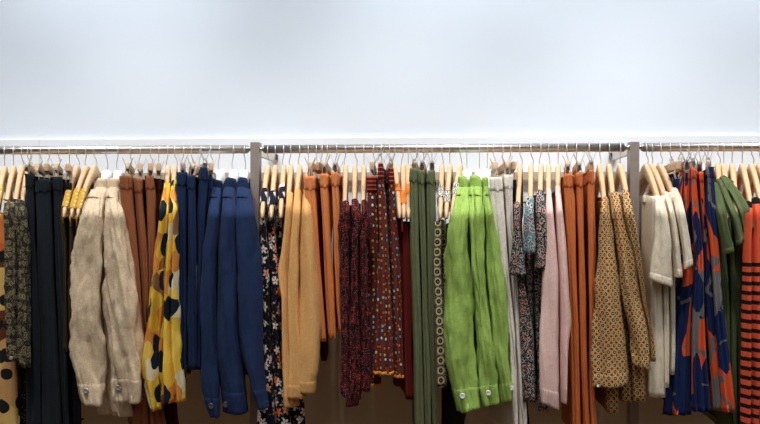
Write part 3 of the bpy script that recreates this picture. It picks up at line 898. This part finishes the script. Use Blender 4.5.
# ================================================================== MIDDLE BAY
F_ = 'navy floral dresses'
strap_dress(268, [(205, 259.5, 264), (230, 259.5, 265), (262, 260.5, 269), (300, 262, 270), (360, 262.5, 272), (400, 258, 274), (440, 254, 276)], 'floral', 'leftmost navy dress with white and orange flowers, beside the post', F_, 262, (193, 207), 'strap_floral', yn=-.17)
strap_dress(275.5, [(208, 267, 272), (230, 267, 273.5), (262, 269.5, 277), (300, 270.5, 280), (360, 272.5, 281), (400, 274, 288), (440, 276, 294)], 'floral', 'middle navy floral dress', F_, 271, (196, 210), 'strap_floral', yn=-.165)
strap_dress(284, [(205, 277, 282), (230, 277, 281.5), (262, 277, 282), (380, 281.5, 290), (400, 288, 306), (440, 292, 309)], 'floral', 'right navy floral dress, partly behind the mustard jumpers', F_, 280.5, (188, 204), 'strap_floral', yn=-.13)
S_ = 'mustard knit jumpers'
sleeved(291, 'jumper', 'jumper', 'leftmost mustard knit jumper', S_, 'mustard',
        [(193, 286.5, 292), (215, 284, 291.5), (250, 280.5, 289), (270, 277, 288), (285, 278.5, 288), (300, 281, 289), (350, 281, 292), (395, 281.5, 297), (407, 281.5, 298)],
        body=[(196, 288, 292), (380, 284, 296)], cuff=14, cuffmat='mustard_rib', tip=287.5, tube=.05, yn=-.205, wr=.002)
sleeved(300, 'jumper', 'jumper', 'middle mustard knit jumper', S_, 'mustard',
        [(190, 293.5, 300), (215, 291.5, 299.5), (250, 288.5, 297.5), (300, 286.5, 298), (350, 287, 302), (385, 286.5, 304), (399, 286.5, 304.5)],
        body=[(193, 294, 300), (380, 290, 302)], cuff=14, cuffmat='mustard_rib', tip=295, tube=.04, yn=-.232, wr=.002)
sleeved(308.5, 'jumper', 'jumper', 'rightmost mustard knit jumper with the widest sleeve in front', S_, 'mustard',
        [(189, 302.5, 308), (200, 301, 309.5), (225, 299, 313), (250, 297.5, 315.5), (300, 295.5, 319), (340, 292, 320), (355, 290.5, 320), (372, 292, 318.5), (380, 291.8, 316.2), (393.5, 292, 314.5)],
        body=[(193, 303, 308), (380, 296, 310)], cuff=12.5, cuffmat='mustard_rib', tip=304.5, tube=.055, yn=-.272, wr=.002)
O_ = 'bright orange trousers on clip hangers'
trousers(317, [(176.5, 302.5, 314.5), (188, 304, 314.5), (200, 305, 315.5), (250, 309, 319.5), (300, 314, 324), (342, 318, 327.5)], 'orange', 'left bright orange trousers, beside the mustard jumpers', O_, yn=-.19)
trousers(327.5, [(174, 319.5, 328), (187, 320, 328), (200, 320.5, 329), (250, 322.5, 332), (300, 325.5, 335), (338.5, 328.5, 337.5)], 'orange', 'middle bright orange trousers', O_, yn=-.185)
trousers(337, [(172.5, 331, 337.5), (187, 331.5, 337.5), (200, 332, 339), (250, 333.5, 340.5), (300, 336, 344), (333, 338.5, 346.5)], 'orange', 'right bright orange trousers, beside the red tweed dresses', O_, yn=-.18)
trousers(322.5, [(190, 315, 318.5), (250, 317.5, 321.5), (300, 319, 325), (352, 319, 329), (361, 320.5, 327)], 'maroon', 'short dark maroon trousers seen below the bright orange pairs', None, yn=-.12, loops=False)
W_ = 'red and black tweed blouses'
sleeved(345.7, 'blouse', 'blouse', 'left red and black tweed blouse', W_, 'tweed',
        [(202, 341.5, 348), (215, 339.5, 349), (228, 338, 350), (242, 340, 348), (300, 340.5, 349), (350, 338.5, 350), (391, 337.5, 350), (397, 343, 350)],
        body=[(206, 342, 347), (260, 342, 350), (385, 340, 352)], tip=344.5, tube=.045, wr=.005, bodymat='tweed')
sleeved(355, 'blouse', 'blouse', 'middle red and black tweed blouse, hanging lowest', W_, 'tweed',
        [(200, 351, 357.5), (212, 351, 360), (224, 352.5, 363), (238, 351.5, 358), (300, 350.5, 358.5), (350, 350, 360), (390, 348, 361), (407, 346, 357)],
        body=[(204, 352, 357), (260, 351, 359), (400, 350, 362)], tip=354, tube=.045, wr=.005, yn=-.235)
sleeved(364, 'blouse', 'blouse', 'right red and black tweed blouse, beside the spotted skirts', W_, 'tweed',
        [(201, 360.5, 366.5), (212, 360.5, 369), (226, 361, 372), (240, 359.5, 367), (300, 359, 368), (350, 360, 369), (392, 360.5, 369.5)],
        body=[(204, 362, 366), (260, 360, 367), (388, 360, 369)], tip=362.8, tube=.04, wr=.005, bodymat='tweed', byn=-.14)
K_ = 'maroon spotted skirts with amber hems'
trousers(373.5, [(176.5, 366, 376.5), (200, 367, 377), (250, 367.5, 379), (320, 367, 380), (387, 367, 382)], 'dots', 'left maroon skirt with coloured spots and a low amber hem', K_, name='skirt', cat='skirt', bandmat='maroon_band', band=16, hem='amber_trim', loops=False, yn=-.165, famp=.004)
trousers(381.3, [(163.5, 378, 382), (185, 377.5, 384), (200, 378, 386.5), (250, 379, 390), (300, 376, 391.5), (340, 373, 392.5), (375, 372, 394)], 'dots', 'middle maroon spotted skirt with a wide flared front panel', K_, name='skirt', cat='skirt', bandmat='maroon_band', band=16, hem='amber_trim', loops=False, yn=-.215, famp=.008, folds=1.4)
trousers(389.2, [(168.5, 388, 394), (185, 388, 395.5), (200, 388.5, 397), (250, 390.5, 400), (300, 392.5, 402.5), (378, 395, 404.5)], 'dots', 'right maroon spotted skirt, beside the dark red dresses', K_, name='skirt', cat='skirt', bandmat='maroon_band', band=16, hem='amber_trim', loops=False, yn=-.19, famp=.005)
DR_ = 'dark red dresses with orange straps'
strap_dress(394.4, [(218, 396, 402.5), (300, 400, 407), (340, 403, 408), (387, 394.5, 407)], 'dark_red', 'left dark red dress with an orange satin strap', DR_, 399.5, (189, 196), 'orange_satin', yn=-.15)
strap_dress(403, [(224, 402.5, 408), (260, 403, 411), (300, 404, 412.5), (360, 404.5, 413.5), (400, 406, 415)], 'dark_red', 'middle dark red dress, hanging lowest of its three', DR_, 403.8, (196, 208), 'orange_satin', yn=-.175)
strap_dress(408.2, [(224, 407.5, 410.5), (300, 409, 413), (385, 411, 414.5)], 'maroon', 'narrow dark red dress pressed against the olive trousers', DR_, 408.4, (190, 199), 'orange_satin', yn=-.14)
OL_ = 'olive green trousers on clip hangers'
trousers(416.6, [(168.5, 410, 417), (182, 409, 416.5), (200, 409, 417), (250, 409.5, 418.5), (300, 411, 421), (350, 413.5, 423), (440, 415.5, 424.5)], 'olive', 'left olive green trousers, beside the dark red dresses', OL_, yn=-.19)
trousers(423.8, [(170.5, 418.5, 424.5), (182, 418, 424.5), (200, 418, 425.5), (250, 419.5, 427.5), (300, 421.5, 428), (350, 423, 429.5), (440, 425.5, 431)], 'olive', 'middle olive green trousers', OL_, yn=-.185)
trousers(432, [(170.5, 429, 435), (182, 427, 434.5), (200, 427, 435), (250, 428, 436), (300, 428.8, 434), (350, 430, 435), (440, 432, 437.5)], 'olive', 'right olive green trousers, beside the circle print dresses', OL_, yn=-.18)
CP_ = 'black dresses with cream circles'
strap_dress(442, [(222, 434.5, 441), (260, 432.5, 440.5), (300, 433.5, 443), (340, 435, 445), (388, 436, 446.5)], 'circles', 'left black dress with a column of cream circles', CP_, 440.3, (191, 202), 'bw_strap', yn=-.19, folds=.5)
strap_dress(450, [(226, 442, 447), (300, 443, 448), (380, 444, 451)], 'circles', 'middle black dress with cream circles, half behind its neighbour', CP_, 446.3, (196, 207), 'bw_strap', yn=-.165)
strap_dress(460.5, [(226, 447.5, 452), (300, 445, 450), (380, 441, 449), (440, 438, 453)], 'black_cloth', 'long black dress with a black and white strap, beside the lime jackets', CP_, 452.3, (188, 199), 'bw_strap', yn=-.13)
LM_ = 'lime green linen jackets'
sleeved(467, 'jacket', 'jacket', 'left lime green jacket, the widest sleeve with a white cuff button', LM_, 'lime',
        [(188, 456, 468), (200, 454, 468.5), (215, 450.5, 469), (235, 447, 470), (270, 443.5, 472.5), (320, 442.5, 475), (360, 446, 477), (390, 452.5, 479), (411, 458.5, 480.5)],
        body=[(188, 457, 468), (300, 450, 470), (385, 452, 472)], collar=[(176.5, 457.5, 463.5), (182, 456.5, 467), (193, 455.5, 469)], cuff=23, button_at=(462.5, 396), bmat='button_white', br=.0072, hang='plastic', tip=462, wr=.0075, hemtilt=.012)
sleeved(479.6, 'jacket', 'jacket', 'middle lime green jacket with a white cuff button', LM_, 'lime',
        [(188, 469, 482), (200, 469.5, 484), (215, 469.5, 485), (235, 470, 485.5), (270, 473, 486.5), (320, 476.5, 490), (360, 478.5, 494.5), (390, 481, 497.5), (406, 483, 499)],
        body=[(188, 470, 481), (300, 474, 484), (385, 480, 490)], collar=[(176, 469.5, 477), (182, 469, 481), (193, 469, 483.5)], cuff=21, button_at=(488.3, 393), bmat='button_white', br=.0070, hang='plastic', tip=477, wr=.0075, yn=-.24, hemtilt=.008)
sleeved(487.5, 'jacket', 'jacket', 'right lime green jacket, beside the off-white trousers', LM_, 'lime',
        [(188, 484.5, 489), (200, 485, 491), (215, 485.5, 494), (235, 486, 497), (270, 487.5, 502), (320, 491.5, 507.5), (360, 495.5, 510.5), (390, 499, 512.5), (402, 501.5, 513.5)],
        body=[(188, 483, 488), (300, 486, 498), (385, 494, 506)], collar=[(178, 482, 487), (183, 482.5, 488), (193, 484, 489.5)], cuff=19, button_at=(511.3, 388), bmat='button_white', br=.006, hang='plastic', tip=489, wr=.0075, yn=-.21, hemtilt=.012, tube=.05)
OW_ = 'off-white linen trousers on clip hangers'
trousers(493, [(177.5, 489, 502.5), (200, 490.5, 504), (230, 495.5, 506.5), (260, 500, 509), (300, 504.5, 512), (350, 511, 516.5), (440, 514.5, 519.5)], 'offwhite', 'left off-white linen trousers, beside the lime jackets', OW_, yn=-.19, wr=.005)
trousers(502.5, [(175, 504.5, 513), (200, 505, 513.5), (250, 508.5, 515), (300, 512.5, 518.5), (350, 517, 523), (440, 520, 527)], 'offwhite', 'right off-white linen trousers, with a lighter narrow edge', OW_, yn=-.175, wr=.005)
trousers(510.5, [(180, 513.5, 516), (230, 514.5, 517.5), (330, 517, 521), (440, 525, 532)], 'navy_night', 'dark navy trousers seen low between off-white trousers and pink jumpers', None, yn=-.12, loops=False)
PB_ = 'multicoloured paisley blouses'
sleeved(520, 'blouse', 'blouse', 'left dark paisley blouse with a flared short sleeve', PB_, 'multi',
        [(203, 514.5, 520.5), (220, 514, 521), (245, 512.5, 522), (262, 510.5, 523), (276, 510, 525)], body=[(206, 515, 520), (280, 517, 525), (330, 520, 533), (403, 523.5, 537.5)], tip=517.8, tube=.05, wr=.006, byn=-.185, bodytb=.02)
sleeved(531, 'blouse', 'blouse', 'middle teal and rust paisley blouse', PB_, 'teal',
        [(198, 527, 533.5), (215, 526, 534), (240, 524.5, 536), (254, 525.5, 536)], body=[(202, 528, 533), (280, 526, 533), (400, 532, 538)], bodymat='multi', tip=530.3, tube=.05, wr=.006, byn=-.15, bodytb=.02)
sleeved(541, 'blouse', 'blouse', 'right dark paisley blouse, beside the pink jumpers', PB_, 'multi',
        [(191, 537.5, 543), (215, 536.5, 545.5), (245, 536.5, 547), (270, 535, 545)], body=[(195, 538, 543), (280, 533.5, 544), (330, 536, 541), (400, 537.5, 548), (412, 538, 549)], tip=539.8, tube=.05, wr=.006, byn=-.16, bodytb=.02, bodymat='multi')
PK_ = 'pale pink knit jumpers'
sleeved(548.6, 'jumper', 'jumper', 'left pale pink knit jumper with the wider sleeve', PK_, 'pink',
        [(190, 547, 551.5), (210, 546, 554), (250, 543.5, 557.5), (300, 541, 559.5), (350, 539.5, 560), (388, 540, 560), (396, 540.5, 560), (407, 541, 560.5)],
        body=[(194, 547, 551), (380, 546, 556)], cuff=17, cuffmat='pink_rib', tip=548.3, tube=.05, wr=.002, hemtilt=-.016)
sleeved(558.2, 'jumper', 'jumper', 'right pale pink knit jumper, beside the rust trousers', PK_, 'pink',
        [(187, 556, 561), (210, 556.5, 563.5), (250, 558, 568), (300, 560, 570.5), (322, 560.5, 572), (345, 561, 569.5), (385, 561.5, 568.5), (403, 561.5, 568)],
        body=[(192, 556, 560), (380, 560, 564)], cuff=17, cuffmat='pink_rib', tip=558, tube=.045, wr=.002, yn=-.215, bodytb=.014)
Q_ = 'rust orange trousers on clip hangers'
trousers(566.7, [(174, 564.5, 572), (186, 564.5, 573), (200, 565, 575.5), (250, 568, 577), (300, 569.5, 578.5), (350, 571, 580), (440, 573.5, 583)], 'rust_bright', 'left rust orange trousers, beside the pink jumpers', Q_)
trousers(576.4, [(173, 577, 583), (200, 577, 584.5), (250, 578.5, 585.5), (300, 580, 587), (350, 581.5, 588), (440, 584, 591)], 'rust_bright', 'middle rust orange trousers', Q_, yn=-.175)
trousers(589, [(170, 590, 594.5), (190, 587, 595.5), (250, 588, 596.5), (300, 589.5, 594), (350, 589.5, 593.5), (440, 592.5, 599)], 'rust_bright', 'right rust orange trousers, beside the geometric print blouses', Q_, yn=-.17)
GE_ = 'mustard blouses with a small geometric print'
sleeved(599.5, 'blouse', 'blouse', 'left mustard geometric print blouse with the widest cuff', GE_, 'geo',
        [(198, 603, 609.5), (215, 601.5, 612), (235, 600, 614.5), (270, 598, 619), (300, 596, 624), (340, 594, 631), (370, 593.5, 633), (387, 594, 633)],
        body=[(202, 603, 609), (300, 602, 618), (380, 606, 620), (414, 608, 620)], cuff=13, tip=605.5, tube=.06, wr=.005, folds=1.2, famp=.006, hemtilt=.012, button_at=(598, 386), br=.003, bmat='button_white', yn=-.235)
sleeved(609, 'blouse', 'blouse', 'middle mustard geometric print blouse', GE_, 'geo',
        [(193, 612, 618.5), (210, 613, 623), (235, 616, 629), (270, 620, 637), (300, 624, 643), (340, 632, 651), (368, 634.5, 651.5)],
        body=[(197, 612, 617), (300, 618, 628), (402, 622, 634)], cuff=12, tip=614.5, tube=.05, wr=.005, folds=1.2, famp=.005, yn=-.215, hemtilt=-.012)
sleeved(620, 'blouse', 'blouse', 'right mustard geometric print blouse, in front of the post', GE_, 'geo',
        [(191, 622.5, 629.5), (210, 625, 634), (235, 631, 639), (270, 638.5, 643.5), (300, 643.5, 647), (340, 651.5, 654.5), (362, 652, 656.5)],
        body=[(195, 622, 628), (300, 630, 640), (402, 634, 649)], tip=629.5, tube=.045, wr=.004, yn=-.225)

# ================================================================== RIGHT BAY
T_ = 'cream t-shirts'
sleeved(645.5, 't_shirt', 't-shirt', 'left cream t-shirt with its body and neckband in view', T_, 'cream',
        [(197, 655, 662), (205, 655.5, 666), (220, 656, 669), (240, 655, 671.5), (262, 652.5, 674), (284, 651.5, 675.5)],
        body=[(197, 652, 660), (215, 652, 662), (300, 650, 664), (398, 650, 668)], neck=[(196, 643, 650), (203, 643, 651)], cuff=9, tip=662, tube=.10, wr=.004, yn=-.26, byn=-.18, hemtilt=-.018, folds=.5, bodytb=.03)
sleeved(651, 't_shirt', 't-shirt', 'middle cream t-shirt of the three', T_, 'cream',
        [(193, 665, 670), (205, 668, 674.5), (220, 671, 678), (240, 673, 681.5), (262, 675, 683.5), (277, 676.5, 684)],
        body=[(197, 660, 667), (300, 664, 669), (388, 664, 670)], cuff=9, tip=670, tube=.08, wr=.004, yn=-.245, byn=-.17, bodytb=.012)
sleeved(659.6, 't_shirt', 't-shirt', 'right cream t-shirt, beside the blue and orange skirts', T_, 'cream',
        [(189, 673, 679), (200, 676, 684), (220, 679, 688), (240, 682, 691.5), (256, 684.5, 694), (267, 685, 695)],
        body=[(193, 670, 676), (300, 671, 676), (375, 671, 676)], cuff=8, tip=679, tube=.09, wr=.004, yn=-.25, byn=-.16, hemtilt=.01, bodytb=.012)
X_ = 'blue and orange printed skirts'
trousers(669.6, [(176, 680, 684), (200, 679, 683), (260, 680, 686), (330, 673, 684), (416, 663, 684)], 'abstract', 'leftmost blue and orange printed skirt, mostly behind the cream t-shirt', X_, name='skirt', cat='skirt', band=0, yn=-.15, famp=.006, folds=1.5)
trousers(680, [(170, 686, 691.5), (200, 685, 692), (250, 687, 694), (300, 681, 693), (350, 676, 692), (416, 672, 692)], 'abstract', 'second blue and orange printed skirt from the left', X_, name='skirt', cat='skirt', band=10, yn=-.18, famp=.007, folds=1.2, loops=False)
trousers(688.6, [(168, 692, 696.5), (200, 693, 699), (250, 695, 703), (300, 693.5, 706), (350, 692.5, 709), (413, 693, 714)], 'abstract', 'blue and orange printed skirt with the widest flare', X_, name='skirt', cat='skirt', band=10, yn=-.20, famp=.009, folds=1.3, loops=False)
trousers(699, [(172, 698, 703.5), (200, 699.5, 706), (250, 703.5, 710), (300, 706.5, 713), (350, 710, 717.5), (411, 714.5, 723)], 'abstract', 'fourth blue and orange printed skirt, with mostly navy folds', X_, name='skirt', cat='skirt', band=10, yn=-.185, famp=.006, folds=1.0, loops=False)
trousers(708, [(167, 706.5, 713.5), (200, 706.5, 716), (250, 711, 719.5), (300, 714, 724), (350, 718, 731), (413, 723.5, 739)], 'abstract', 'rightmost blue and orange printed skirt, beside the green t-shirts', X_, name='skirt', cat='skirt', band=10, yn=-.195, famp=.008, folds=1.2, loops=False)
GT_ = 'dark green t-shirts'
sleeved(717.7, 't_shirt', 't-shirt', 'left dark green t-shirt, beside the printed skirts', GT_, 'leaf_green',
        [(183, 714, 718), (195, 715.5, 723.5), (212, 718.5, 728.5), (230, 721.5, 732), (252, 726, 737)],
        body=[(188, 714, 718), (250, 718, 727), (330, 724, 730), (440, 728, 734)], cuff=6, tip=722, tube=.07, wr=.004, yn=-.275, byn=-.16, bodytb=.014, hemtilt=.01)
sleeved(723.7, 't_shirt', 't-shirt', 'middle dark green t-shirt of the three', GT_, 'leaf_green',
        [(180, 717.5, 722.5), (190, 721.5, 728.5), (205, 728, 735.5), (222, 734.5, 742), (243, 738.5, 746)],
        body=[(186, 720, 724), (250, 728, 735), (330, 731, 737), (440, 734, 739)], cuff=6, tip=729, tube=.07, wr=.004, yn=-.245, byn=-.15, bodytb=.014, hemtilt=.01)
sleeved(732, 't_shirt', 't-shirt', 'right dark green t-shirt with its sleeve over the striped jumper', GT_, 'leaf_green',
        [(177, 722, 728.5), (185, 727, 736), (198, 735, 745), (213, 742, 751.5), (231, 745.5, 754.5)],
        body=[(182, 724, 729), (250, 736, 741), (330, 738, 742), (440, 740, 743)], cuff=6, tip=738, tube=.08, wr=.004, yn=-.215, byn=-.14, bodytb=.014, hemtilt=.014)
Z_ = 'coral jumpers with black stripes'
sleeved(742, 'jumper', 'jumper', 'left coral jumper with black stripes and a black neckline', Z_, 'stripe',
        [(203, 746, 753), (215, 746, 754.5), (250, 745, 753), (330, 744, 752), (440, 743.5, 751)], body=[(206, 747, 752), (440, 746, 752)], neck=[(198, 745, 752), (203, 745, 753)], cuffmat='black_rib', tip=753, tube=.05, wr=.003, bodytb=.014)
sleeved(751, 'jumper', 'jumper', 'middle coral jumper with black stripes', Z_, 'stripe',
        [(199, 754, 762), (215, 755, 763), (250, 754, 763), (330, 753, 763), (440, 752, 762)], body=[(203, 755, 761), (440, 755, 761)], neck=[(195, 753, 760), (200, 753, 761)], cuffmat='black_rib', tip=764, tube=.05, wr=.003, yn=-.24, bodytb=.014)
sleeved(758.8, 'jumper', 'jumper', 'right coral striped jumper, its body cut by the edge of the picture', Z_, 'stripe',
        [(198, 765, 772), (250, 765, 774), (440, 764, 774)], body=[(203, 765, 772), (440, 764, 772)], tip=774, tube=.05, wr=.003, yn=-.21, bodytb=.014)
